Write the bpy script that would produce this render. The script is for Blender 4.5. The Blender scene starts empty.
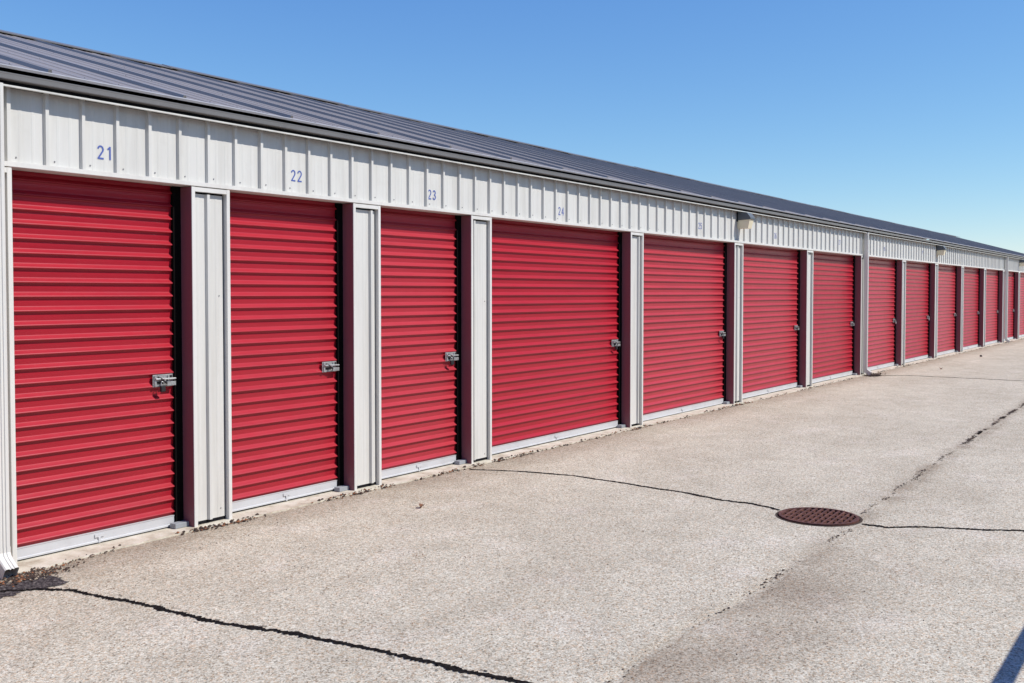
import bpy, math, random
from mathutils import Vector, Matrix, noise
random.seed(7)
R = math.radians
scene = bpy.context.scene
COL = scene.collection

# ------------------------------------------------------------------ helpers
class MB:
    """collects geometry and links it as ONE mesh object"""
    def __init__(s): s.v = []; s.f = []; s.m = []; s.sm = []
    def add(s, vs, fs, mat=0, smooth=False):
        o = len(s.v); s.v += [tuple(p) for p in vs]
        for f in fs: s.f.append([i + o for i in f]); s.m.append(mat); s.sm.append(smooth)
    def box(s, x0, x1, y0, y1, z0, z1, mat=0):
        s.add([(x0,y0,z0),(x1,y0,z0),(x1,y1,z0),(x0,y1,z0),(x0,y0,z1),(x1,y0,z1),(x1,y1,z1),(x0,y1,z1)],
              [(0,3,2,1),(4,5,6,7),(0,1,5,4),(1,2,6,5),(2,3,7,6),(3,0,4,7)], mat)
    def bbox(s, x0, x1, y0, y1, z0, z1, b=.003, mat=0):
        """box with chamfered edges (two crossed octagon rings)"""
        xs=(x0,x0+b,x1-b,x1); ys=(y0,y0+b,y1-b,y1); zs=(z0,z0+b,z1-b,z1)
        ring=[(1,0),(2,0),(3,1),(3,2),(2,3),(1,3),(0,2),(0,1)]
        vs=[];
        inner=[(1,1),(2,1),(2,1),(2,2),(2,2),(1,2),(1,2),(1,1)]
        for lv in (0,1,2,3):
            for k,(i,j) in enumerate(ring):
                if lv in (0,3): i,j=inner[k]
                vs.append((xs[i],ys[j],zs[lv]))
        fs=[]
        for l in range(3):
            for k in range(8):
                a=l*8+k; c=l*8+(k+1)%8
                fs.append((a,c,c+8,a+8))
        fs.append((0,6,4,2)); fs.append((24+0,24+2,24+4,24+6))
        s.add(vs,fs,mat)
    def extrude_x(s, prof, x0, x1, mat=0, closed=True, smooth=False, nx=1, jit=None, cap=True):
        n=len(prof); vs=[]
        for c in range(nx+1):
            x=x0+(x1-x0)*c/nx
            for (y,z) in prof:
                dy=jit(x,z) if jit else 0
                vs.append((x,y+dy,z))
        fs=[]
        rng=n if closed else n-1
        for c in range(nx):
            for i in range(rng):
                a=c*n+i; b=c*n+(i+1)%n
                fs.append((a,b,b+n,a+n))
        s.add(vs,fs,mat,smooth)
        if closed and cap:
            s.add(vs[:n],[tuple(range(n))],mat); s.add(vs[-n:],[tuple(reversed(range(n)))],mat)
    def tube(s, pts, r, seg=12, mat=0, cap=True):
        pts=[Vector(p) for p in pts]; n=len(pts); vs=[]
        for i,p in enumerate(pts):
            d=(pts[min(i+1,n-1)]-pts[max(i-1,0)]).normalized()
            up=Vector((0,0,1)) if abs(d.z)<.9 else Vector((1,0,0))
            a=d.cross(up).normalized(); b=a.cross(d)
            rr=r[i] if isinstance(r,(list,tuple)) else r
            for k in range(seg):
                t=2*math.pi*k/seg; vs.append(p+a*rr*math.cos(t)+b*rr*math.sin(t))
        fs=[(i*seg+k,i*seg+(k+1)%seg,(i+1)*seg+(k+1)%seg,(i+1)*seg+k) for i in range(n-1) for k in range(seg)]
        s.add(vs,fs,mat,True)
        if cap:
            s.add(vs[:seg],[tuple(range(seg))],mat); s.add(vs[-seg:],[tuple(reversed(range(seg)))],mat)
    def build(s, name, mats, parent=None, recalc=True):
        me=bpy.data.meshes.new(name); me.from_pydata(s.v,[],s.f)
        if not isinstance(mats,(list,tuple)): mats=[mats]
        for m in mats: me.materials.append(m)
        me.polygons.foreach_set('material_index',s.m); me.polygons.foreach_set('use_smooth',s.sm)
        me.update()
        if recalc:
            import bmesh
            bm=bmesh.new(); bm.from_mesh(me); bmesh.ops.recalc_face_normals(bm,faces=bm.faces); bm.to_mesh(me); bm.free()
        o=bpy.data.objects.new(name,me); COL.objects.link(o)
        if parent: o.parent=parent
        return o

def tag(o, label=None, cat=None, group=None, kind=None):
    if label: o['label']=label
    if cat: o['category']=cat
    if group: o['group']=group
    if kind: o['kind']=kind
    return o
def empty(name, loc=(0,0,0)):
    o=bpy.data.objects.new(name,None); o.location=loc; COL.objects.link(o); return o
def copy_tree(o, parent=None):
    c=o.copy(); COL.objects.link(c)
    if parent: c.parent=parent
    for ch in list(o.children): copy_tree(ch,c)
    return c

# ------------------------------------------------------------------ materials
def mat(name, col, rough=.5, metal=0, spec=.5):
    m=bpy.data.materials.new(name); m.use_nodes=True; b=m.node_tree.nodes['Principled BSDF']
    b.inputs['Base Color'].default_value=(*col,1); b.inputs['Roughness'].default_value=rough
    b.inputs['Metallic'].default_value=metal; b.inputs['Specular IOR Level'].default_value=spec
    return m
class NT:
    def __init__(s,m): s.t=m.node_tree; s.b=s.t.nodes['Principled BSDF']
    def n(s,ty,**k):
        o=s.t.nodes.new(ty)
        for a,v in k.items(): setattr(o,a,v)
        return o
    def l(s,a,b): s.t.links.new(a,b)
    def coord(s,scale=(1,1,1)):
        c=s.n('ShaderNodeNewGeometry'); mp=s.n('ShaderNodeMapping'); mp.inputs['Scale'].default_value=scale
        s.l(c.outputs['Position'],mp.inputs['Vector']); return mp.outputs[0]
    def noise(s,vec,scale,detail=3,rough=.5):
        n=s.n('ShaderNodeTexNoise'); n.inputs['Scale'].default_value=scale; n.inputs['Detail'].default_value=detail
        n.inputs['Roughness'].default_value=rough; s.l(vec,n.inputs['Vector']); return n.outputs['Fac']
    def ramp(s,fac,pts,interp='LINEAR'):
        r=s.n('ShaderNodeValToRGB'); r.color_ramp.interpolation=interp; e=r.color_ramp.elements
        while len(e)<len(pts): e.new(.5)
        for q,(p,c) in zip(e,pts):
            q.position=p; q.color=(*c,1) if isinstance(c,tuple) else (c,c,c,1)
        s.l(fac,r.inputs[0]); return r.outputs[0]
    def mix(s,a,b,fac,mode='MIX'):
        x=s.n('ShaderNodeMix',data_type='RGBA',blend_type=mode)
        for sock,v in ((x.inputs[6],a),(x.inputs[7],b),(x.inputs[0],fac)):
            if isinstance(v,(int,float)): sock.default_value=v
            elif isinstance(v,tuple): sock.default_value=(*v,1)
            else: s.l(v,sock)
        return x.outputs[2]
    def math(s,op,a,b=None,c=None,clamp=False):
        x=s.n('ShaderNodeMath',operation=op,use_clamp=clamp)
        for i,v in enumerate((a,b,c)):
            if v is None: continue
            if isinstance(v,(int,float)): x.inputs[i].default_value=v
            else: s.l(v,x.inputs[i])
        return x.outputs[0]
    def bump(s,h,strength=.3,dist=.01,prev=None):
        b=s.n('ShaderNodeBump'); b.inputs['Strength'].default_value=strength; b.inputs['Distance'].default_value=dist
        s.l(h,b.inputs['Height'])
        if prev is not None: s.l(prev,b.inputs['Normal'])
        return b.outputs[0]

def painted(name, col, dark, rough=.42, streak=(6,6,.5), amt=.5, spots=False, spec=.5):
    m=mat(name,col,rough,0,spec); t=NT(m)
    v=t.coord(streak); n1=t.noise(v,1.5,5,.6)
    n2=t.noise(t.coord(),9,4,.6)
    f=t.math('MULTIPLY',t.ramp(n1,[(.45,0.),(.8,1.)]),amt)
    c=t.mix(col,dark,f)
    f2=t.ramp(n2,[(.58,0.),(.75,1.)]); f2=t.math('MULTIPLY',f2,.25*amt)
    c=t.mix(c,dark,f2)
    if spots:
        vo=t.n('ShaderNodeTexVoronoi'); vo.inputs['Scale'].default_value=14; t.l(t.coord(),vo.inputs['Vector'])
        sp=t.ramp(vo.outputs['Distance'],[(.02,1.),(.05,0.)])
        gate=t.ramp(t.noise(t.coord(),3.1,1),[(.56,0.),(.6,1.)])
        c=t.mix(c,tuple(min(1,x*1.6+.05) for x in col),t.math('MULTIPLY',sp,t.math('MULTIPLY',gate,.6)))
    if spots:   # every curtain has weathered a little differently
        oi=t.n('ShaderNodeObjectInfo'); hs=t.n('ShaderNodeHueSaturation'); t.l(c,hs.inputs['Color'])
        t.l(t.math('ADD',.90,t.math('MULTIPLY',oi.outputs['Random'],.14)),hs.inputs['Value'])
        t.l(t.math('SUBTRACT',1.0,t.math('MULTIPLY',oi.outputs['Random'],.06)),hs.inputs['Saturation'])
        c=hs.outputs[0]
    t.l(c,t.b.inputs['Base Color'])
    t.l(t.math('ADD',rough-.06,t.math('MULTIPLY',n2,.14)),t.b.inputs['Roughness'])
    t.l(t.bump(t.noise(t.coord((1,1,.6)),2.2,2),.25,.004),t.b.inputs['Normal'])
    return m

M={}
M['panel']=painted('off_white_steel',(.615,.602,.565),(.45,.43,.385),.45,amt=.7)
M['trim']=painted('white_trim_steel',(.66,.64,.60),(.48,.455,.41),.45,amt=.55)
M['red']=painted('red_door_steel',(.40,.011,.026),(.29,.009,.020),.34,streak=(.8,1,9),amt=.6,spots=True,spec=.42)
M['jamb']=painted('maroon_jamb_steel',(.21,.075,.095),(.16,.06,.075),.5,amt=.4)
M['bar']=painted('pale_grey_aluminium',(.53,.535,.545),(.42,.42,.43),.4,streak=(3,3,3),amt=.7)
M['guide']=mat('dark_guide_steel',(.004,.003,.003),.9,0,.1)
M['rubber']=mat('black_rubber',(.012,.012,.012),.8)
M['galv']=painted('galvanised_steel',(.55,.57,.56),(.25,.26,.26),.35,streak=(30,30,30),amt=.9)
M['galv'].node_tree.nodes['Principled BSDF'].inputs['Metallic'].default_value=.6
M['dark_steel']=mat('blackened_steel',(.03,.03,.032),.45,.3)
M['foot']=painted('dull_zinc',(.30,.32,.34),(.16,.17,.18),.6,amt=.6)
M['brass']=mat('padlock_brass',(.45,.33,.14),.35,.8)
M['screw']=mat('grey_screw_head',(.28,.28,.29),.5,.5)
M['roof']=painted('charcoal_roof_steel',(.33,.285,.245),(.22,.19,.165),.33,streak=(5,.6,.6),amt=.6,spec=.9)
M['gutter']=painted('charcoal_gutter',(.165,.16,.16),(.11,.105,.10),.38,streak=(2,2,2),amt=.5)
M['flash']=painted('grey_eave_flashing',(.33,.33,.35),(.2,.2,.21),.4,amt=.5)
M['gutterlip']=painted('pale_drip_edge',(.58,.57,.53),(.25,.25,.24),.5,amt=.5)
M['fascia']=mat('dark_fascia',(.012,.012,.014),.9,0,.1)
M['lens']=painted('yellowed_lens',(.80,.72,.52),(.6,.5,.32),.3,amt=.6)
M['lamp']=painted('grey_lamp_housing',(.10,.115,.13),(.07,.08,.09),.5,amt=.6)
M['ink']=mat('blue_number_vinyl',(.09,.13,.36),.8,0,.2)
M['pipe']=mat('black_painted_pipe',(.03,.03,.03),.4)
M['leaf']=mat('dry_leaf',(.16,.065,.03),.8)
M['stone']=mat('dark_pebble',(.05,.045,.04),.9)

# concrete
m=mat('weathered_concrete',(.5,.45,.36),.85); t=NT(m)
v=t.coord(); c=t.ramp(t.noise(v,7,6,.65),[(.3,(.36,.30,.22)),(.5,(.55,.50,.40)),(.7,(.66,.61,.52))])
c=t.mix(c,(.22,.11,.05),t.math('MULTIPLY',t.ramp(t.noise(v,4.3,4,.7),[(.6,0.),(.72,1.)]),.7))
t.l(c,t.b.inputs['Base Color']); t.l(t.bump(t.noise(v,60,5),.5,.006),t.b.inputs['Normal']); M['concrete']=m

# rusty grate
m=mat('rusty_cast_iron',(.16,.06,.045),.75,.2); t=NT(m)
c=t.ramp(t.noise(t.coord(),22,5,.6),[(.3,(.06,.022,.017)),(.55,(.13,.050,.036)),(.75,(.22,.10,.07))])
t.l(c,t.b.inputs['Base Color']); t.l(t.bump(t.noise(t.coord(),120,3),.4,.004),t.b.inputs['Normal']); M['rust']=m
M['seam']=mat('seam_dirt',(.07,.052,.043),1,0,.05)
M['pit']=mat('drain_pit',(.006,.006,.006),.9)

# tar
m=mat('crack_tar',(.02,.018,.018),1,0,.04); t=NT(m)
c=t.ramp(t.noise(t.coord(),45,4,.6),[(.35,(.006,.005,.005)),(.65,(.022,.019,.018))])
t.l(c,t.b.inputs['Base Color']); t.l(t.bump(t.noise(t.coord(),90,3),.6,.01),t.b.inputs['Normal']); M['tar']=m
m=mat('old_black_patching',(.06,.05,.05),1,0,.08); t=NT(m)
c=t.ramp(t.noise(t.coord(),48,5,.75),[(.38,(.022,.019,.02)),(.52,(.075,.064,.066)),(.66,(.24,.21,.2))])
t.l(c,t.b.inputs['Base Color']); t.l(t.bump(t.noise(t.coord(),70,4),.8,.02),t.b.inputs['Normal']); M['patch']=m

# asphalt
m=mat('aged_asphalt',(.35,.32,.29),.95,0,.15); t=NT(m)
P=t.coord()
sep=t.n('ShaderNodeSeparateXYZ'); t.l(P,sep.inputs[0]); X,Y=sep.outputs[0],sep.outputs[1]
def vor(scale,out='Color',feature='F1',rnd=1):
    q=t.n('ShaderNodeTexVoronoi',feature=feature); q.inputs['Scale'].default_value=scale; t.l(P,q.inputs['Vector']); return q.outputs[out]
def bw(c):
    q=t.n('ShaderNodeSeparateColor'); t.l(c,q.inputs[0]); return q.outputs[0]
s1=bw(vor(175)); s2=bw(vor(98))
agg=t.math('ADD',t.math('MULTIPLY',s1,.55),t.math('MULTIPLY',s2,.45))
agg=t.math('ADD',t.math('MULTIPLY',agg,.75),t.math('MULTIPLY',t.noise(P,30,3,.7),.25))
base=t.ramp(agg,[(.16,(.17,.142,.110)),(.33,(.41,.368,.292)),(.53,(.555,.508,.412)),(.76,(.75,.70,.585))])
# warm and cool grains
hue=bw(vor(110)); base=t.mix(base,t.mix(base,(.95,.78,.66),1.,'MULTIPLY'),t.ramp(hue,[(.72,0.),(.8,.7)]))
# large mottling
big=t.noise(t.coord((.5,1.1,1)),.9,5,.6)
base=t.mix(base,t.mix(base,(.89,.88,.87),1.,'MULTIPLY'),t.ramp(big,[(.42,0.),(.64,1.)]))
mid=t.noise(P,3.3,4,.6)
base=t.mix(base,t.mix(base,(.92,.915,.91),1.,'MULTIPLY'),t.ramp(mid,[(.45,0.),(.62,1.)]))
lil=t.noise(t.coord((1,1.3,1)),1.9,3,.5)
base=t.mix(base,t.mix(base,(1.07,1.07,1.10),1.,'MULTIPLY'),t.ramp(lil,[(.55,0.),(.68,1.)]))
# lane boundary and staining along the drainage swale
y0=t.math('ADD',-3.60,t.math('MULTIPLY',t.math('MAXIMUM',t.math('SUBTRACT',X,6.),0.),.025))
wob=t.math('ADD',t.math('MULTIPLY',t.math('SUBTRACT',t.noise(P,1.1,2,.5),.5),.16),t.math('MULTIPLY',t.math('SUBTRACT',t.noise(P,11,4,.7),.5),.10))
nn=t.math('ADD',t.math('SUBTRACT',Y,y0),wob)
nf=t.ramp(t.math('DIVIDE',X,10.),[(.50,1.),(.68,0.)],'EASE')
lane=t.math('MULTIPLY',t.ramp(t.math('MULTIPLY',nn,-10.),[(0.,0.),(.35,1.)]),t.ramp(t.math('MULTIPLY',nn,-.7),[(.06,1.),(.62,.0)],'EASE'))
lane=t.math('MULTIPLY',lane,t.ramp(t.noise(P,1.7,4,.6),[(.34,.35),(.6,1.)]))
base=t.mix(base,t.mix(base,(.68,.64,.62),1.,'MULTIPLY'),t.math('MULTIPLY',lane,nf))
lite=t.math('MULTIPLY',t.ramp(t.math('MULTIPLY',nn,5.),[(0.,0.),(.1,1.),(.5,0.)]),nf)
base=t.mix(base,t.mix(base,(1.09,1.08,1.05),1.,'MULTIPLY'),lite)
ff=t.math('SUBTRACT',1.,nf)
stn=t.ramp(t.math('DIVIDE',t.math('ABSOLUTE',nn),.16),[(0.,1.),(1.,0.)],'EASE')
stn=t.math('MULTIPLY',stn,t.ramp(t.noise(P,1.9,4,.65),[(.38,.15),(.6,1.)]))
base=t.mix(base,t.mix(base,(.66,.62,.59),1.,'MULTIPLY'),t.math('MULTIPLY',stn,t.math('ADD',.35,t.math('MULTIPLY',ff,.6))))
# grime right along the slab
g=t.math('ADD',Y,t.math('MULTIPLY',t.math('SUBTRACT',t.noise(P,5,4,.65),.5),.5))
gr=t.ramp(t.math('ADD',g,.55),[(.0,0.),(.45,1.)])
base=t.mix(base,t.mix(base,(.62,.58,.55),1.,'MULTIPLY'),t.math('MULTIPLY',gr,.75))
# pock marks
pk=t.ramp(vor(7.,'Distance'),[(.035,1.),(.07,0.)]); pk=t.math('MULTIPLY',pk,t.ramp(t.noise(P,1.7,2),[(.5,0.),(.56,1.)]))
base=t.mix(base,(.09,.075,.065),t.math('MULTIPLY',pk,.7))
t.l(base,t.b.inputs['Base Color'])
b1=t.bump(agg,.55,.006); b2=t.bump(mid,.25,.03,b1); t.l(b2,t.b.inputs['Normal'])
M['asphalt']=m

# ------------------------------------------------------------------ constants of the building
RX0, RP = 2.9995, .228937           # wall ribs: first one and spacing
YF = .023                            # flats of the cladding sit this far behind the trim plane
HD = 2.300                           # underside of the header
ZT = 2.765                           # top of header panel
YD = .132                            # door plane (flats at .145)
XL, XR = -1.2, 50.2
pierL=[-.02, 2.697, 4.228, 5.753, 7.282, 10.327, 13.385, 16.430, 19.520, 22.554, 25.636, 28.640, 31.790, 34.905, 37.930, 41.0, 44.05, 47.1]
PW=.315
building=empty('storage_building',(0,0,0))
tag(building,'long low storage unit row with off-white ribbed cladding, red roll-up doors and charcoal metal roof','storage building')

def rib_profile_x(x0,x1,depth=YF,ribs=True,minor=True):
    """plan profile (x,y) of the cladding between x0 and x1; y=YF flats, ribs come out to y=0.002"""
    pts=[]
    k0=int((x0-RX0)/RP)-2
    prof=[(-.0165,YF),(-.0105,.002),(.0105,.002),(.0165,YF)]
    minorp=[(-.012,YF),(-.006,YF-.0012),(.006,YF-.0012),(.012,YF)]
    for k in range(k0,k0+int((x1-x0)/RP)+6):
        c=RX0+k*RP
        # the lap joint of two sheets every fourth rib makes that rib a hair deeper
        ex=.0 if k%4 else .002
        for dx,y in prof: pts.append((c+dx*(1+ex*30),y-(ex if y<.01 else 0)))
        for q in (1/3,2/3):
            for dx,y in minorp: pts.append((c+RP*q+dx,y))
    # clip
    out=[]
    for i in range(len(pts)-1):
        (a,ya),(b,yb)=pts[i],pts[i+1]
        if b<x0 or a>x1: continue
        def at(x): return ya+(yb-ya)*(x-a)/(b-a) if b>a else ya
        if a<x0: out.append((x0,at(x0)))
        else: out.append((a,ya))
        if b>x1: out.append((x1,at(x1)))
    return out

def clad(mb,x0,x1,z0,z1,yo=0,mat_=0):
    pr=rib_profile_x(x0,x1); n=len(pr)
    vs=[(x,y+yo,z0) for x,y in pr]+[(x,y+yo,z1) for x,y in pr]
    mb.add(vs,[(i,i+1,i+1+n,i+n) for i in range(n-1)],mat_)
def screw(mb,x,y,z,r=.0055,mat_=1):
    n=8; vs=[(x+r*math.cos(2*math.pi*k/n),y,z+r*math.sin(2*math.pi*k/n)) for k in range(n)]
    vs+=[(x+r*.7*math.cos(2*math.pi*k/n),y-.004,z+r*.7*math.sin(2*math.pi*k/n)) for k in range(n)]
    mb.add(vs,[(k,(k+1)%n,(k+1)%n+n,k+n) for k in range(n)]+[tuple(range(n,2*n))],mat_)

# header cladding
mb=MB(); clad(mb,XL,XR,HD+.018,ZT+.02)
k=0
while RX0+k*RP<XR:
    c=RX0+k*RP
    if c+.055>XL: screw(mb,c+.052+random.uniform(-.004,.004),YF-.001,HD+.062+random.uniform(-.003,.003))
    k+=1
for k in range(-16,0): screw(mb,RX0+k*RP+.052,YF-.001,HD+.062)
mb.box(XL,XR,YF+.03,YF+.16,HD+.02,ZT+.02,2)
mb.build('header_panel',[M['panel'],M['screw'],M['fascia']],building,recalc=False)
# header drip trim: face, small return, underside back to the doors
mb=MB()
mb.extrude_x([(-.002,HD+.030),(-.002,HD+.003),(.002,HD),(.13,HD),(.13,HD+.004),(.004,HD+.004),(.004,HD+.026),(YF+.004,HD+.031),(YF+.004,HD+.034)],XL,XR)
mb.build('header_trim',M['trim'],building)

# ---------------- piers
def make_pier(x0):
    mb=MB(); w=PW; T=.028; zt=HD-.004
    # side trims, corner posts of bent sheet
    mb.bbox(x0,x0+T,0,.06,0,zt,.0015)
    mb.bbox(x0+w-T,x0+w,0,.05,0,zt,.0015)
    mb.box(x0+T,x0+w-T,.001,.04,zt-.030,zt-.001)
    p=mb.build('pier',M['trim'],building)
    q=MB(); clad(q,x0+T,x0+w-T-.013,.035,zt-.043,.010)
    for zz in (.12,1.52): screw(q,x0+w-T-.045,YF+.009,zz+random.uniform(-.05,.05),.0045)
    q.build('pier_panel',[M['panel'],M['screw']],p,recalc=False)
    q=MB(); q.box(x0+.002,x0+w-.002,.046,.30,-.02,zt-.003); q.box(x0+T,x0+w-T,.037,.045,.012,.034)
    q.build('pier_shade_core',M['fascia'],p)  # near-black core seen in the panel gaps stands in for trim shade
    q=MB()
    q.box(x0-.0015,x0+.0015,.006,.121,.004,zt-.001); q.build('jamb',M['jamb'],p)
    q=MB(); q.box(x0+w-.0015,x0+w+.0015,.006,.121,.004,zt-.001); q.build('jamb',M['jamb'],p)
    return p
for x0 in pierL: make_pier(x0)

# ---------------- doors
PITCH=.0855; RIBZ=1.060
def door_profile(z0,z1):
    pts=[]
    bead=[(.024,.0025),(.018,.003),(.0165,.0015),(.010,-.0045),(.002,-.0130),(-.003,-.0185),(-.006,-.0208),(-.0085,-.0210),(-.0100,-.0198),(-.0100,-.0198),(-.0110,-.0020),(-.0110,-.0020),(-.013,-.0002)]
    k=int((z1-RIBZ)/PITCH)+1
    while RIBZ+k*PITCH-.02>z0:
        c=RIBZ+k*PITCH
        if c+.02<z1:
            for dz,dy in bead: pts.append((.146+dy,c+dz))
            pts.append((.1450,c-.030)); pts.append((.1458,c-.046))
        k-=1
    pts=[(.146,z1)]+[p for p in pts if z0<p[1]<z1]+[(.146,z0)]
    return pts
def make_door(x0,x1,n):
    zb=.085
    mb=MB(); pr=door_profile(zb,HD+.12); rnd=random.uniform(0,99)
    def jit(x,z):
        return .0022*noise.noise(Vector((x*1.1+rnd,z*3.2,rnd)))+.0008*noise.noise(Vector((x*5,z*11,rnd)))
    nx=max(6,int((x1-x0)/.12))
    mb.extrude_x(pr,x0+.006,x1-.006,closed=False,nx=nx,jit=jit)
    # shade smooth by angle: beads smooth, kept simple
    for i in range(len(mb.sm)): mb.sm[i]=True
    d=mb.build('roll_up_door',M['red'],building,recalc=False)
    # bottom bar : angle with a lip
    q=MB(); tz=random.uniform(-.002,.003)
    q.extrude_x([(.131,.020+tz),(.131,.083+tz),(.128,.086+tz),(.128,.090+tz),(.150,.090+tz),(.150,.020+tz)],x0+.012,x1-.066)
    q.extrude_x([(.126,.020+tz),(.126,.030+tz),(.1305,.034+tz),(.1305,.020+tz)],x0+.012,x1-.066)
    bar=q.build('bottom_bar',M['bar'],d)
    q=MB(); q.extrude_x([(.134,.0125),(.134,.0195+tz),(.149,.0195+tz),(.149,.0125)],x0+.012,x1-.066); q.build('rubber_seal',M['rubber'],d)
    # bolt-on bright bracket (pull strap) in the middle of the bar
    xc=(x0+x1)/2+random.uniform(-.05,.02)
    q=MB(); q.bbox(xc-.032,xc+.032,.1245,.1278,.052+tz,.074+tz,.001); q.bbox(xc-.008,xc+.008,.1235,.1278,.016,.054+tz,.001); q.build('lift_handle',M['bar'],d)
    # guides (channel hiding the curtain's edge)
    for s,(a,b) in enumerate(((x0+.002,x0+.062),(x1-.062,x1-.002))):
        q=MB(); q.box(a,b,.117,.121,.012,HD-.002)
        if s: q.box(a,a+.003,.122,.142,.012,HD-.002)
        else: q.box(b-.003,b,.122,.142,.012,HD-.002)
        q.box(a,b,.16,.164,.012,HD-.002)
        q.build('guide',M['guide'],d)
    # stop angle at the foot of the right guide
    q=MB(); q.bbox(x1-.112,x1-.004,.055,.1165,.011,.044,.002)
    q.build('guide_foot',M['foot'],d)
    # latch
    lx=x1-.128; lz=1.003 if n<24 else 1.0+.012*math.sin(n*5.1)
    q=MB()
    q.bbox(lx-.098,lx+.056,.1235,.128,lz-.040,lz+.042,.0015)        # back plate
    q.bbox(lx-.090,lx-.074,.115,.1235,lz-.036,lz+.036,.001)           # raised strap left
    q.bbox(lx+.012,lx+.026,.115,.1235,lz-.036,lz+.036,.001)
    l=q.build('latch',M['galv'],d)
    q=MB(); q.tube([(lx-.085,.110,lz+.014),(lx+.068,.110,lz+.010)],.0075,10); q.tube([(lx-.03,.110,lz+.012),(lx-.03,.085,lz+.008)],.006,8)
    q.bbox(lx-.004,lx+.064,.100,.104,lz-.034,lz-.006,.001)
    q.build('slide_bolt',M['galv'],l)
    q=MB(); q.box(lx-.066,lx-.006,.1222,.1233,lz-.022,lz-.004); q.box(lx+.030,lx+.05,.1222,.1233,lz+.016,lz+.034)
    # hasp staple: dark bent bar
    q.tube([(lx-.060,.121,lz+.026),(lx-.045,.104,lz+.016),(lx-.018,.098,lz-.010),(lx+.004,.108,lz-.020)],.006,8)
    q.build('hasp',M['dark_steel'],l)
    return d
openings=[]
for i in range(len(pierL)-1): openings.append((pierL[i]+PW,pierL[i+1]))
for i,(a,b) in enumerate(openings): make_door(a,b,20+i)

# ---------------- padlocks (hang from the latches : things of their own)
def make_padlock(loc,matn,label):
    o=empty('padlock',loc)
    q=MB(); q.bbox(-.017,.017,-.011,.011,-.052,-.012,.003); q.build('lock_body',M[matn],o)
    q=MB(); pts=[(-.011,0,-.014)]+[(-.011*math.cos(a),0,.004+.011*math.sin(a)) for a in [math.pi*j/8 for j in range(9)]]+[(.011,0,-.014)]
    q.tube(pts,.0032,8); q.build('shackle',M['galv'],o)
    tag(o,label,'padlock','padlocks hanging from the door latches')
    o.rotation_euler=(0,random.uniform(-.1,.1),random.uniform(-.35,.35))
    return o
ords={1:('dark_steel','small black padlock hanging from the latch of the door numbered 21'),
      3:('dark_steel','small black padlock hanging from the latch of the door numbered 23'),
      4:('dark_steel','dark padlock on the latch of the first wide door, numbered 24'),
      5:('dark_steel','dark padlock on the latch of the wide door numbered 25'),
      8:('galv','bright steel padlock on the door just right of the nearer full-height downspout'),
      9:('galv','bright steel padlock on the second door past the mid-row downspout')}
for i,(mt,lb) in ords.items():
    a,b=openings[i]; lx=b-.128; lz=1.003 if 20+i<24 else 1.0+.012*math.sin((20+i)*5.1)
    make_padlock((lx-.045 if i!=8 else lx+.01,.094,lz-.018),mt,lb)

# ---------------- unit numbers
def arc(cx,cz,r,a0,a1,n=9,rz=None):
    rz=rz or r
    return [(cx+r*math.cos(R(a0+(a1-a0)*i/n)),cz+rz*math.sin(R(a0+(a1-a0)*i/n))) for i in range(n+1)]
DIG={   # strokes of each figure in a cell .5 wide and 1 high
 '1':[[(.10,.80),(.28,.97),(.28,.03)]],
 '2':[arc(.25,.73,.22,165,-35,10,.24)+[(.04,.04),(.48,.04)]],
 '3':[arc(.24,.745,.20,155,-80,9,.22),arc(.24,.27,.225,90,-160,10,.24)],
 '4':[[(.38,.02),(.38,.97),(.03,.30),(.50,.30)]],
 '5':[[(.45,.96),(.12,.96),(.07,.55)]+arc(.25,.32,.22,125,-150,10,.28)],
 '6':[arc(.27,.62,.22,60,180,7,.34)+[(.05,.4)]+arc(.26,.29,.21,180,-180,12,.26)],
 '7':[[(.04,.96),(.47,.96),(.20,.02)]],
 '8':[arc(.25,.745,.18,0,360,12,.215),arc(.25,.28,.215,0,360,12,.25)],
 '9':[arc(.25,.70,.21,0,360,12,.26),[(.46,.70)]+arc(.24,.38,.22,0,-115,7,.34)]}
def number_mesh(s_,H=.080,th=.0105):
    mb=MB(); x0=-.031*len(s_); k_=0
    for j,chh in enumerate(s_):
        for st in DIG[chh]:
            pts=[Vector((x0+j*.062+.010+px*H*.95,0,pz*H)) for px,pz in st]
            for a,b in zip(pts[:-1],pts[1:]):
                d=(b-a).normalized(); nr=Vector((-d.z,0,d.x))*th/2; e=d*th*.28
                k_+=1; o_=Vector((0,-.00004*k_,0)); mb.add([a-e-nr+o_,b+e-nr+o_,b+e+nr+o_,a-e+nr+o_],[(0,1,2,3)])
    return mb
numpos={21:(3.612,2.409),22:(5.178,2.416),23:(6.748,2.402),24:(8.845,2.398),25:(12.245,2.434),26:(15.086,2.43),27:(18.131,2.46),28:(21.20,2.45),29:(24.345,2.49)}
for n,(x,z) in numpos.items():
    o=number_mesh(str(n)).build('unit_number',M['ink'],building,recalc=False); o.location=(x if n<25 else RX0+RP*(math.floor((x-RX0)/RP)+.5),YF-.0018,z)

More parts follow.
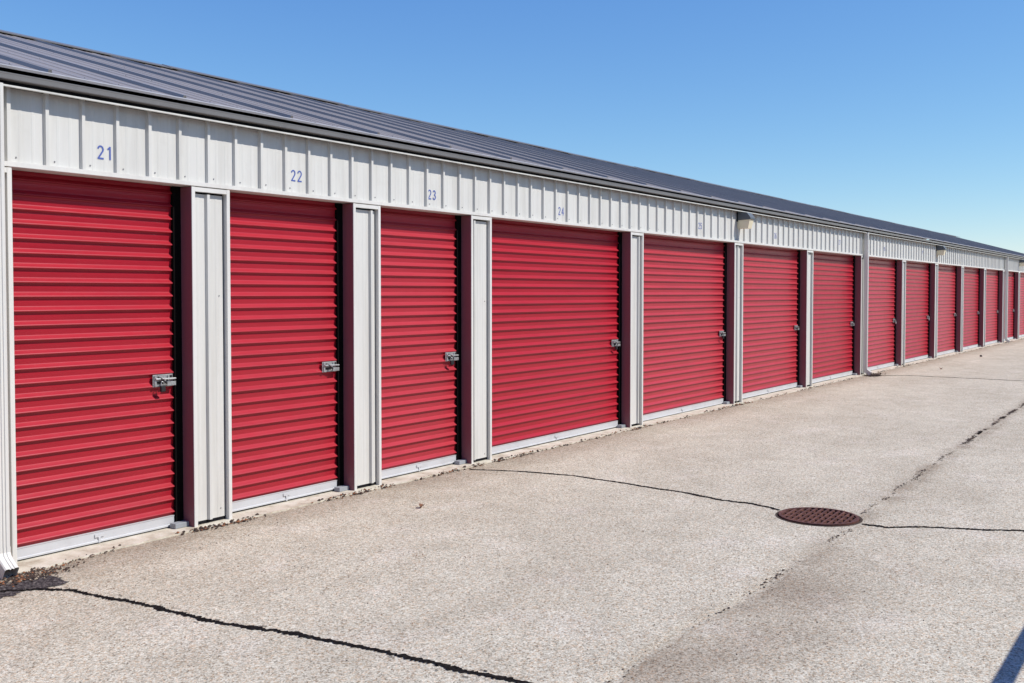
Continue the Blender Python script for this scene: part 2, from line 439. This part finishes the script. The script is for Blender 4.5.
# ---------------- soffit, fascia, gutter
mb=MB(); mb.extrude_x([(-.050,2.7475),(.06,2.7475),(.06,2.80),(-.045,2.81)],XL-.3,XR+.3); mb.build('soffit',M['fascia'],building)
mb=MB()
mb.extrude_x([(-.046,2.737),(-.067,2.737),(-.0675,2.7395),(-.067,2.7475),(-.0655,2.7475),(-.0655,2.7405),(-.046,2.7400)],XL-.3,XR+.3)
mb.build('drip_edge',M['gutterlip'],building)
mb=MB()
prof=[(-.046,2.7525),(-.0475,2.7525),(-.0475,2.7705),(-.084,2.7735),(-.0865,2.778),(-.0870,2.786),(-.0880,2.800),(-.0895,2.807),(-.0895,2.812),(-.084,2.812),(-.081,2.800),(-.05,2.790)]
mb.extrude_x(prof,XL-.3,XR+.3)
gut=mb.build('gutter',M['gutter'],building)
x=1.7
while x<XR:
    q=MB(); q.extrude_x([(py-.0016,pz) for py,pz in prof[2:9]]+[(py+.002,pz) for py,pz in reversed(prof[2:9])],x,x+.035); x+=6.1
    q.build('gutter_joint',M['gutter'],gut)

# ---------------- roof
AL=R(16.3); YE,ZE=-.096,2.834; RUN=5.4
ca,sa=math.cos(AL),math.sin(AL)
def roofpt(x,s,h): return (x,YE+s*ca-h*sa,ZE+s*sa+h*ca)
mb=MB(); pts=[]
k=-19
while RX0+k*RP<XR+.2:
    c=RX0+k*RP-.04; lap=(k%4==1)
    hh=.007 if not lap else .022
    wd=.016 if not lap else .015
    for dx,h in ((-wd,.012),(-.009,.012+hh),(.009,.012+hh),(wd,.012)): pts.append((c+dx,h))
    for q3 in (1/3,2/3):
        for dx,h in ((-.012,.012),(-.006,.015),(.006,.015),(.012,.012)): pts.append((c+RP*q3+dx,h))
    k+=1
n=len(pts); NS=9
vs=[]
for j in range(NS+1):
    s_=RUN*j/NS
    for (x,h) in pts:
        w=.0035*noise.noise(Vector((x*.7,s_*.9,3)))
        vs.append(roofpt(x,s_,h+w))
mb.add(vs,[(j*n+i,j*n+i+1,(j+1)*n+i+1,(j+1)*n+i) for j in range(NS) for i in range(n-1)])
# underside / eave edge
vs=[roofpt(x,0,0.0) for x,h in pts]+[roofpt(x,0,h) for x,h in pts]
mb.add(vs,[(i,i+1,i+1+n,i+n) for i in range(n-1)],1)
vs=[roofpt(x,s_,-.0) for x in (pts[0][0],pts[-1][0]) for s_ in (0,RUN)]
mb.add([vs[0],vs[2],vs[3],vs[1]],[(0,1,2,3)])
# screws : rows across the slope
for s_ in (.10,1.45,2.9,4.3,5.2):
    kk=0
    for k in range(-12,int((22-RX0)/RP)):
        c=RX0+k*RP-.04+.045
        x,y,z=roofpt(c,s_,.0125); r=.009
        vs=[roofpt(c+r*math.cos(a),s_+r*math.sin(a),.013) for a in [j*math.pi/3 for j in range(6)]]+[roofpt(c,s_,.021)]
        mb.add(vs,[(j,(j+1)%6,6) for j in range(6)],2)
roof=mb.build('roof',[M['roof'],M['gutter'],M['dark_steel']],building,recalc=False)
# back slope
mb=MB()
yr,zr=YE+RUN*ca,ZE+RUN*sa
mb.add([(XL-.3,yr,zr+.02),(XR+.2,yr,zr+.02),(XR+.2,2*yr,ZE),(XL-.3,2*yr,ZE)],[(0,1,2,3)])
mb.build('back_slope',M['roof'],roof,recalc=False)
# drip flashing along the eave
mb=MB(); mb.extrude_x([roofpt(0,-.010,-.002)[1:],roofpt(0,-.012,.012)[1:],roofpt(0,-.004,.017)[1:],roofpt(0,.03,.013)[1:],roofpt(0,.03,-.002)[1:]],XL-.3,XR+.2)
mb.build('eave_flashing',M['flash'],roof)
# ridge cap in 3 m pieces with slightly proud laps
mb=MB(); x=XL-.3; i=0
while x<XR+.2:
    L=3.05; h=.040+(.006 if i%2 else 0)
    a=[roofpt(0,RUN-.16,h-.010)[1:],roofpt(0,RUN-.16,h)[1:],(yr,zr+h+.012),(yr+.15,zr-.15*sa/ca+h)]
    b=[(a[3][0],a[3][1]-.01),(yr,zr+h-.002),(a[0][0]+.004,a[0][1])]
    mb.extrude_x(a+b,x,x+L+.03); x+=L; i+=1
mb.build('ridge_cap',M['gutter'],roof)
# plain gables / back wall
mb=MB()
for xx in (XL,XR-.02):
    mb.add([(xx,.18,0),(xx,2*yr-.2,0),(xx,2*yr-.2,ZE-.05),(xx,yr,zr-.06),(xx,.18,ZE-.0),(xx+.02,.18,0),(xx+.02,2*yr-.2,0),(xx+.02,2*yr-.2,ZE-.05),(xx+.02,yr,zr-.06),(xx+.02,.18,ZE)],
           [(0,1,2,3,4),(9,8,7,6,5),(0,5,6,1),(1,6,7,2),(4,3,8,9),(3,2,7,8),(0,4,9,5)])
mb.box(XL+.03,XR-.03,2*yr-.22,2*yr-.2,0,ZE-.06)
mb.build('end_wall',M['panel'],building)
# dark interior wall just behind curtains keeps light from leaking
mb=MB(); mb.box(XL+.03,XR-.03,.32,.34,0,2.78); mb.build('inner_wall',M['fascia'],building)

# ---------------- downspouts
def downspout(xr,w=.075):
    x0,x1=xr-w,xr; y0,y1=-.092,-.012
    mt=M['trim']
    mb=MB(); b=.006
    ring=[(x0+b,y0),(x0+w*.30,y0),(x0+w*.34,y0+.005),(x0+w*.42,y0+.005),(x0+w*.46,y0),(x0+w*.54,y0),(x0+w*.58,y0+.005),(x0+w*.66,y0+.005),(x0+w*.70,y0),(x1-b,y0),(x1,y0+b),(x1,y1-b),(x1-b,y1),(x0+b,y1),(x0,y1-b),(x0,y0+b)]
    n=len(ring); zs=[.15,.9,1.6,2.3,2.747]
    vs=[(x,y,z) for z in zs for x,y in ring]
    fs=[(l*n+i,l*n+(i+1)%n,(l+1)*n+(i+1)%n,(l+1)*n+i) for l in range(len(zs)-1) for i in range(n)]
    mb.add(vs,fs)
    # straps
    d=mb.build('downspout',mt,building)
    # elbow kicking the water outwards
    q=MB(); st=[]; cy=(y0+y1)/2
    path=[(cy,.165,0),(cy,.13,8),(cy-.012,.098,28),(cy-.040,.070,48),(cy-.078,.044,58),(cy-.105,.026,60)]
    vs=[]
    for (py,pz,a) in path:
        ca2,sa2=math.cos(R(a)),math.sin(R(a))
        for (x,y) in ring:
            e=(y-cy)*1.06; xx=(x-(x0+x1)/2)*1.06+(x0+x1)/2
            vs.append((xx,py+e*ca2,pz-e*sa2*-1 if False else pz+e*sa2*-1*-1*-1))
    fs=[(l*n+i,l*n+(i+1)%n,(l+1)*n+(i+1)%n,(l+1)*n+i) for l in range(len(path)-1) for i in range(n)]
    q.add(vs,fs); q.build('elbow',mt,d)
    return d
for xr,w_ in ((2.925,.075),(19.69,.06),(35.28,.06)): downspout(xr,w_)

# ---------------- slab (foundation) with ragged front where the asphalt laps on it
mb=MB(); top=[];N=int((XR-XL+.6)/.03)
for i in range(N+1):
    x=XL-.3+i*.03
    y=-.062+.022*noise.noise(Vector((x*2.1,0,1)))+.012*noise.noise(Vector((x*9,0,4)))+.007*noise.noise(Vector((x*31,0,7)))
    if x<3.6: y-=.035*max(0,1-abs(x-3.1)/.6)
    top.append((x,y))
n=N+1
vs=[(x,y,.010) for x,y in top]+[(x,.32,.010) for x,y in top]+[(x,y-.004,-.02) for x,y in top]
mb.add(vs,[(i,i+1,i+1+n,i+n) for i in range(N)]+[(i+2*n,i+1+2*n,i+1,i) for i in range(N)])
mb.build('foundation_slab',M['concrete'],building,recalc=False)

# ---------------- security lights
def make_light(x,label):
    o=empty('security_light',(x,0,2.50))
    w=.17; d=-.185
    q=MB()   # housing: sloping hood
    q.add([(0,.020,.235),(w,.020,.235),(w,d*.72,.225),(0,d*.72,.225),(0,.020,.12),(w,.020,.12),(w,d,.13),(0,d,.13),(0,d,.155),(w,d,.155)],
          [(0,1,2,3),(3,2,9,8),(8,9,6,7),(4,7,6,5),(0,3,8,7,4),(1,5,6,9,2),(0,4,5,1)])
    q.build('housing',M['lamp'],o)
    q=MB(); # prismatic lens
    y1=d+.012
    q.add([(.01,.018,.118),(w-.01,.018,.118),(w-.01,y1,.127),(.01,y1,.127),(.025,.015,.0),(w-.025,.015,.0),(w-.02,y1+.03,.0),(.02,y1+.03,.0)],
          [(0,3,2,1),(4,5,6,7),(0,4,7,3),(1,2,6,5),(2,3,7,6),(0,1,5,4)])
    q.build('lens',M['lens'],o)
    q=MB(); q.bbox(.0,w,.0015,.022,.10,.24,.002); q.build('back_plate',M['dark_steel'],o)
    tag(o,label,'wall light','security lights under the eave')
make_light(13.49,'grey security light with yellowed lens under the eave between doors 25 and 26')
make_light(25.78,'second security light along the eave, further down the row of doors')
make_light(38.02,'farthest security light under the eave at the right edge of the photo')

# ---------------- added unseen copy of the row behind the camera, cutting bounce and sky fill
blocker_row=copy_tree(building)
for ch in list(blocker_row.children):
    if ch.name.startswith('unit_number'): bpy.data.objects.remove(ch)
blocker_row.location=(31.7,-8.3,0); blocker_row.rotation_euler=(0,0,math.pi)
blocker_row['label']='added unseen storage unit row behind the camera, blocking bounce and sky light'

# ------------------------------------------------------------------ ground
mb=MB()
# hole for the drain
DC=(6.998,-3.313); DR=.292
NR=48
ring=[(DC[0]+DR*math.cos(2*math.pi*i/NR),DC[1]+DR*math.sin(2*math.pi*i/NR)) for i in range(NR)]
sq=[]
for i in range(NR):
    a=2*math.pi*i/NR; cx_,sy_=math.cos(a),math.sin(a); mmm=max(abs(cx_),abs(sy_)); sq.append((DC[0]+cx_/mmm,DC[1]+sy_/mmm))
vs=[(x,y,0) for x,y in ring]+[(x,y,0) for x,y in sq]
mb.add(vs,[(i,(i+1)%NR,(i+1)%NR+NR,i+NR) for i in range(NR)])
S=600; x0,x1,y0,y1=DC[0]-1,DC[0]+1,DC[1]-1,DC[1]+1
for (a,b,c,d) in ((-S,x0,-S,S),(x1,S,-S,S),(x0,x1,-S,y0),(x0,x1,y1,S)):
    mb.add([(a,c,0),(b,c,0),(b,d,0),(a,d,0)],[(0,1,2,3)])
g=mb.build('ground',M['asphalt'],None); 
import bmesh
bm=bmesh.new(); bm.from_mesh(g.data)
for f in bm.faces:
    if f.normal.z<0: f.normal_flip()
bm.to_mesh(g.data); bm.free()
tag(g,kind='structure')

# ---------------- drain
dr=empty('storm_drain_grate',(DC[0],DC[1],-.010))
tag(dr,'round rusty iron storm drain grate set in the asphalt alley','drain grate')
def annulus(q,r0,r1,z0,z1,n=48):
    vs=[]
    for r,z in ((r0,z0),(r1,z0),(r1,z1),(r0,z1)):
        vs+= [(r*math.cos(2*math.pi*i/n),r*math.sin(2*math.pi*i/n),z) for i in range(n)]
    q.add(vs,[(a*n+i,a*n+(i+1)%n,((a+1)%4)*n+(i+1)%n,((a+1)%4)*n+i) for a in range(4) for i in range(n)])
q=MB(); annulus(q,.279,.296,-.05,.012); fr=q.build('frame_ring',M['seam'],dr)
q=MB(); annulus(q,.254,.274,-.03,.022)
# bars: long bars along a diagonal with cross ribs
ang=R(2.5)
def bar(px,py,qx,qy,w,z0,z1):
    d=Vector((qx-px,qy-py,0)); L=d.length; d/=L; nrm=Vector((-d.y,d.x,0))*w/2
    A=Vector((px,py,0)); B=Vector((qx,qy,0)); vs=[]
    for z in (z0,z1):
        for p_ in (A-nrm,B-nrm,B+nrm,A+nrm): vs.append((p_.x,p_.y,z))
    q.add(vs,[(0,3,2,1),(4,5,6,7),(0,1,5,4),(1,2,6,5),(2,3,7,6),(3,0,4,7)])
r=.256
for i in range(-6,7):
    o=i*.041
    if abs(o)<r:
        hl=math.sqrt(r*r-o*o)
        c,s=math.cos(ang),math.sin(ang)
        bar(-hl*c-o*s,-hl*s+o*c, hl*c-o*s,hl*s+o*c,.0145,-.02,.0205)
for i in range(-2,3):
    o=i*.10
    hl=math.sqrt(r*r-o*o); a2=ang+R(90)
    c,s=math.cos(a2),math.sin(a2)
    bar(-hl*c-o*s,-hl*s+o*c, hl*c-o*s,hl*s+o*c,.013,-.018,.0150)
q.build('grate',M['rust'],dr)
q=MB(); n=32; q.add([(.29*math.cos(2*math.pi*i/n),.29*math.sin(2*math.pi*i/n),-.05) for i in range(n)],[tuple(range(n))]); q.build('pit',M['pit'],dr,recalc=False)

# ---------------- cracks
def crack(pts,w0,w1,name,label,seed,z=.004,step=.010,jit=.018,gaps=0,mat_='tar',fray=.35):
    rnd=random.Random(seed); P2=[Vector((x,y)) for x,y in pts]
    path=[]
    for a,b in zip(P2[:-1],P2[1:]):
        n=max(1,int((b-a).length/step))
        for i in range(n): path.append(a.lerp(b,i/n))
    path.append(P2[-1]); L=len(path)
    mb=MB(); prev=None; s=seed*3.7
    for i,p in enumerate(path):
        d=(path[min(i+1,L-1)]-path[max(i-1,0)]).normalized(); nr=Vector((-d.y,d.x))
        off=jit*(noise.noise(Vector((i*step*3,s,0)))*1.3+.6*noise.noise(Vector((i*step*14,s,5))))+.22*w0*rnd.uniform(-1,1)
        w=w0+(w1-w0)*i/L
        w*=.75+.9*abs(noise.noise(Vector((i*step*5,s,9))))+fray*rnd.uniform(-1,1)*.6
        g_=noise.noise(Vector((i*step*2.2,s,20)))
        if gaps and g_<gaps-.5: prev=None; continue
        w=max(w,.002)
        c=p+nr*off; a=c+nr*w/2*rnd.uniform(.7,1.3); b=c-nr*w/2*rnd.uniform(.7,1.3)
        if prev: mb.add([(prev[0].x,prev[0].y,z),(prev[1].x,prev[1].y,z),(b.x,b.y,z),(a.x,a.y,z)],[(0,1,2,3)])
        prev=(a,b)
        if rnd.random()<fray*.16:   # little splinters
            q=c+nr*rnd.choice((-1,1))*w*rnd.uniform(.8,1.6)+d*rnd.uniform(-.02,.02); l=rnd.uniform(.01,.035); ww=rnd.uniform(.003,.007)
            mb.add([(q.x,q.y,z),(q.x+d.x*l,q.y+d.y*l,z),(q.x+d.x*l+nr.x*ww,q.y+d.y*l+nr.y*ww,z),(q.x+nr.x*ww,q.y+nr.y*ww,z)],[(0,1,2,3)])
    for k in range(len(mb.f)): 
        f=mb.f[k]; v=[Vector(mb.v[i]) for i in f]
        if (v[1]-v[0]).cross(v[2]-v[0]).z<0: mb.f[k]=f[::-1]
    o=mb.build(name,M[mat_],None,recalc=False); tag(o,label,None,None,'structure'); return o
crack([(2.729,-.346),(2.85,-.46),(2.96,-.62),(3.025,-1.062),(3.062,-1.578),(3.115,-1.881),(3.167,-2.099),(3.208,-2.318),(3.24,-2.627),(3.269,-2.915),(3.265,-3.027),(3.311,-3.316),(3.30,-3.9),(3.36,-4.6)],.030,.038,'pavement_crack','wide black tarred crack crossing the asphalt at the lower left',1,fray=.55,jit=.014)
crack([(7.10,-.10),(7.078,-.16),(7.20,-.42),(7.30,-.70),(7.35,-1.069),(7.304,-1.544),(7.248,-2.119),(7.152,-2.517),(7.16,-2.735),(7.044,-3.01)],.026,.034,'pavement_crack','thin dark crack from the pier foot to the drain grate',2,jit=.014)
crack([(6.955,-3.63),(6.95,-3.814),(7.117,-4.0),(7.192,-4.206),(7.377,-4.566),(7.5,-5.2)],.034,.034,'pavement_crack','dark crack running on past the drain towards the right edge',3,fray=.5)
crack([(19.438,-.10),(19.7,-.30),(20.0,-.70),(20.078,-.961),(20.035,-1.68),(20.017,-2.757),(20.1,-4.2)],.05,.04,'pavement_crack','far crack crossing the alley from the mid-row downspout',4,step=.04)
# the long alley seam near the drain: a broken line of small dark crumb holes
def crumb_seam(x0,x1,yf,label,seed,den=1.):
    rnd=random.Random(seed); mb=MB(); x=x0
    while x<x1:
        k=.5+.5*noise.noise(Vector((x*1.6,seed,2)))+.35*noise.noise(Vector((x*7,seed,5)))
        c=max(0,k-.38)*den
        for _ in range(int(c*13+rnd.random()*.9)):
            spread=.012 if rnd.random()<.72 else .075
            yy=yf(x)+.03*noise.noise(Vector((x*2.3,seed,9)))+.012*noise.noise(Vector((x*11,seed,1)))+rnd.gauss(0,spread); xx=x+rnd.uniform(-.02,.02)
            l=rnd.uniform(.003,.015)*(.55 if spread>.05 else 1)*(1 if x<11 else 1.8); w=l*rnd.uniform(.25,.7); a0=rnd.gauss(0,.45); n=7
            vs=[]
            for i in range(n):
                a=2*math.pi*i/n; q=rnd.uniform(.6,1.2); px,py=l*q*math.cos(a),w*q*math.sin(a)
                vs.append((xx+px*math.cos(a0)-py*math.sin(a0),yy+px*math.sin(a0)+py*math.cos(a0),.003+.0004*rnd.random()))
            mb.add(vs,[tuple(range(n))])
        x+=.013
    o=mb.build('pavement_crack',M['seam'],None,recalc=False); tag(o,label,None,None,'structure')
crumb_seam(3.2,6.75,lambda x:-3.60,'broken hairline seam along the alley in front of the drain',5,.34)
crumb_seam(7.3,12.2,lambda x:-3.535+.025*(x-7.3),'broken seam along the alley beyond the drain',6,.8)
crumb_seam(12,20,lambda x:-3.415+.014*(x-12),'crumbled edge of the dark seam at the far right',7,1.)

def blob(cx,cy,rx,ry,rot,seed,n=60,z=.003,rough=.35):
    c,s=math.cos(rot),math.sin(rot); vs=[(cx,cy,z)]
    for i in range(n):
        a=2*math.pi*i/n; k=1+rough*noise.noise(Vector((math.cos(a)*1.6,math.sin(a)*1.6,seed)))+.22*noise.noise(Vector((math.cos(a)*9,math.sin(a)*9,seed)))
        x,y=rx*k*math.cos(a),ry*k*math.sin(a); vs.append((cx+x*c-y*s,cy+x*s+y*c,z))
    return vs,[(0,i+1,(i+1)%n+1) for i in range(n)]
mb=MB(); mb.add(*blob(2.93,-.33,.13,.15,.2,3)); mb.add(*blob(2.66,-.30,.20,.17,.0,8,z=.0026))
o=mb.build('asphalt_patch',M['patch'],None,recalc=False); tag(o,kind='structure')
mb=MB(); 
for cx_,cy_,rx,ry,sd in ((12.3,-3.415,.15,.018,1),(13.9,-3.38,.07,.03,3),(16.3,-3.34,.30,.03,4),(19.62,-.25,.20,.09,7)):
    mb.add(*blob(cx_,cy_,rx,ry,.05,sd,n=40,z=.0052,rough=.6))
o=mb.build('seam_tar_spots',M['tar'],None,recalc=False); tag(o,kind='structure')

# ---------------- dirt and leaf litter along the slab
def bit(mb,x,y,z,s,flat=.5,mat_=0):
    n=6; a0=random.uniform(0,6.28); vs=[]
    for i in range(n):
        a=a0+2*math.pi*i/n; r_=s*random.uniform(.5,1.15); vs.append((x+r_*math.cos(a),y+r_*math.sin(a)*.8,z+random.uniform(0,.3)*s*flat))
    vs.append((x,y,z+s*flat*random.uniform(.7,1.3))); vs.append((x,y,z-s*.2))
    mb.add(vs,[(i,(i+1)%n,6) for i in range(n)]+[((i+1)%n,i,7) for i in range(n)],mat_)
M['soil']=mat('brown_soil_crumbs',(.05,.03,.022),.95); M['rusty_leaf']=mat('rust_brown_leaf_bits',(.22,.085,.035),.9); M['sand']=mat('sand_grit',(.30,.24,.18),.95)
mb=MB(); rr=random.Random(5)
x=2.4
while x<40:
    dens=.5+.5*noise.noise(Vector((x*1.7,3,3)))
    xx=x; 
    near_pier=min(min(abs(x-(p)),abs(x-(p+PW))) for p in pierL)
    dn=(max(0,dens-.36)*3.2+(1.5 if near_pier<.09 else 0))*(1 if x<25 else .6)
    cnt=int(dn*3+rr.random())
    for _ in range(cnt):
        yy=-.066+.022*noise.noise(Vector((x*2.1,0,1)))+rr.gauss(-.012,.018)
        if x<3.6: yy-=.035*max(0,1-abs(x-3.1)/.6)
        s=rr.choice((rr.uniform(.003,.010),rr.uniform(.004,.020)))
        bit(mb,x+rr.uniform(-.02,.02),yy,.004 if yy<-.07 else .012,s,.7,rr.choices((0,1,2),(8,2,1.5))[0])
    x+=.022 if x<14 else .05
for _ in range(420):  # denser heap by the downspout outlet
    a=rr.gauss(2.98,.13); b=rr.gauss(-.20,.05); bit(mb,a,b,.006,rr.uniform(.003,.013),.7,rr.choices((0,1,2),(7,2.0,2))[0])
for _ in range(200):
    a=rr.gauss(19.8,.25); b=rr.gauss(-.18,.08); bit(mb,a,b,.006,rr.uniform(.006,.02),.7,0)
o=mb.build('dirt_litter',[M['soil'],M['rusty_leaf'],M['sand']],None,recalc=False)
tag(o,'brown dirt crumbs and leaf bits collected along the slab edge','dirt',None,'stuff')
# loose grit on the asphalt
mb=MB()
for _ in range(2600):
    x=rr.uniform(2.6,12); y=-rr.uniform(.12,5.2)
    s=rr.uniform(.002,.0055); bit(mb,x,y,.001,s,.8,rr.choices((0,1,2),(3,1,6))[0])
o=mb.build('loose_grit',[M['soil'],M['rusty_leaf'],M['sand']],None,recalc=False)
tag(o,'fine loose grit scattered over the asphalt','grit',None,'stuff')

def leaf(x,y,rz,label,s=1):
    mb=MB(); n=9; vs=[]
    for i in range(n):
        u=i/(n-1); w=.026*math.sin(math.pi*min(1,u*1.05))**.7*(1+.25*(i%2)); zc=.006+.018*math.sin(u*3)
        for k,vv in ((-1,1),(-.5,.35),(0,0),(.5,.35),(1,1)): vs.append(((u-.5)*.075*s,k*w*s,(zc+.016*vv)*s))
    mb.add(vs,[(i*5+k,i*5+k+1,(i+1)*5+k+1,(i+1)*5+k) for i in range(n-1) for k in range(4)],0,True)
    o=mb.build('dry_leaf',M['leaf'],None,recalc=False); o.location=(x,y,0); o.rotation_euler=(0,0,rz)
    tag(o,label,'leaf','dry leaves on the asphalt')
leaf(5.607,-.826,.35,'curled brown leaf lying on the asphalt in front of door 23',.8)
leaf(21.9,-.95,.2,'small brown leaf on the far asphalt past the mid-row downspout',1.3)
q=MB(); 
import bmesh as _b
bm=_b.new(); _b.ops.create_icosphere(bm,subdivisions=2,radius=.032)
for v in bm.verts: v.co*=1+.3*noise.noise(v.co*30); v.co.z*=.75
me=bpy.data.meshes.new('stone'); bm.to_mesh(me); bm.free(); me.materials.append(M['stone'])
o=bpy.data.objects.new('stone',me); COL.objects.link(o); o.location=(26.92,-.81,.03); tag(o,'dark stone lying on the asphalt near the far doors','stone')

# ---------------- pipe rail behind the photographer (its top rail throws the dark bar at the lower right)
fr=empty('pipe_rail',(0,-5.80,0)); tag(fr,'black pipe rail throwing the dark bar of shadow at the lower right','rail')
q=MB(); q.tube([(3.2,0,1.07),(8.4,0,1.07)],.031,14); q.build('rail',M['pipe'],fr)
for px in (3.25,8.3):
    q=MB(); q.tube([(px,0,0),(px,0,1.06)],.03,12); q.build('post',M['pipe'],fr)

# ------------------------------------------------------------------ camera
f=1000.; W_,H_=1024,683; D,h=5.6013,1.58566
a=(0.57713036,-0.02367296,0.81630885); y=(-0.81665204,-0.01672975,0.57688783); u=(0.,-0.99957977,-0.02898781)
cam=bpy.data.cameras.new('camera'); cam.sensor_width=36; cam.lens=f*36/W_; cam.shift_y=-(341.5-322.)/W_; cam.clip_end=3000; cam.clip_start=.05
co=bpy.data.objects.new('camera',cam); COL.objects.link(co)
co.matrix_world=Matrix(((a[0],-a[1],-a[2],0),(y[0],-y[1],-y[2],-D),(u[0],-u[1],-u[2],h),(0,0,0,1)))
scene.camera=co

# ------------------------------------------------------------------ light
sx,sy,sz=.45,-1.,1.2
el=math.atan2(sz,math.hypot(sx,sy)); rot=math.atan2(sx,sy)
w=bpy.data.worlds.new('World'); scene.world=w; w.use_nodes=True
nt=w.node_tree; sk=nt.nodes.new('ShaderNodeTexSky'); sk.sky_type='NISHITA'; sk.sun_disc=False
sk.sun_elevation=el; sk.sun_rotation=rot; sk.air_density=1.0; sk.dust_density=0.; sk.ozone_density=6; sk.altitude=0
bg=nt.nodes['Background']; bg.inputs[1].default_value=.132
sc_=nt.nodes.new('ShaderNodeSeparateColor'); cc=nt.nodes.new('ShaderNodeCombineColor'); nt.links.new(sk.outputs[0],sc_.inputs[0])
for i,(e,k) in enumerate(((1.2,.74),(1.0,1.02),(.58,2.28))):     # white balance of the sky, channel by channel
    p=nt.nodes.new('ShaderNodeMath'); p.operation='POWER'; p.inputs[1].default_value=e; nt.links.new(sc_.outputs[i],p.inputs[0])
    q=nt.nodes.new('ShaderNodeMath'); q.operation='MULTIPLY'; q.inputs[1].default_value=k; nt.links.new(p.outputs[0],q.inputs[0])
    nt.links.new(q.outputs[0],cc.inputs[i])
nt.links.new(cc.outputs[0],bg.inputs[0])
sl=bpy.data.lights.new('sun','SUN'); sl.energy=4.95; sl.angle=R(.53); sl.color=(1,.957,.885)
so=bpy.data.objects.new('sun',sl); COL.objects.link(so)
so.rotation_euler=Vector((sx,sy,sz)).to_track_quat('Z','Y').to_euler()
scene.view_settings.view_transform='Standard'; scene.view_settings.look='None'
scene.view_settings.exposure=0.0; scene.view_settings.gamma=1
scene.cycles.use_denoising=True
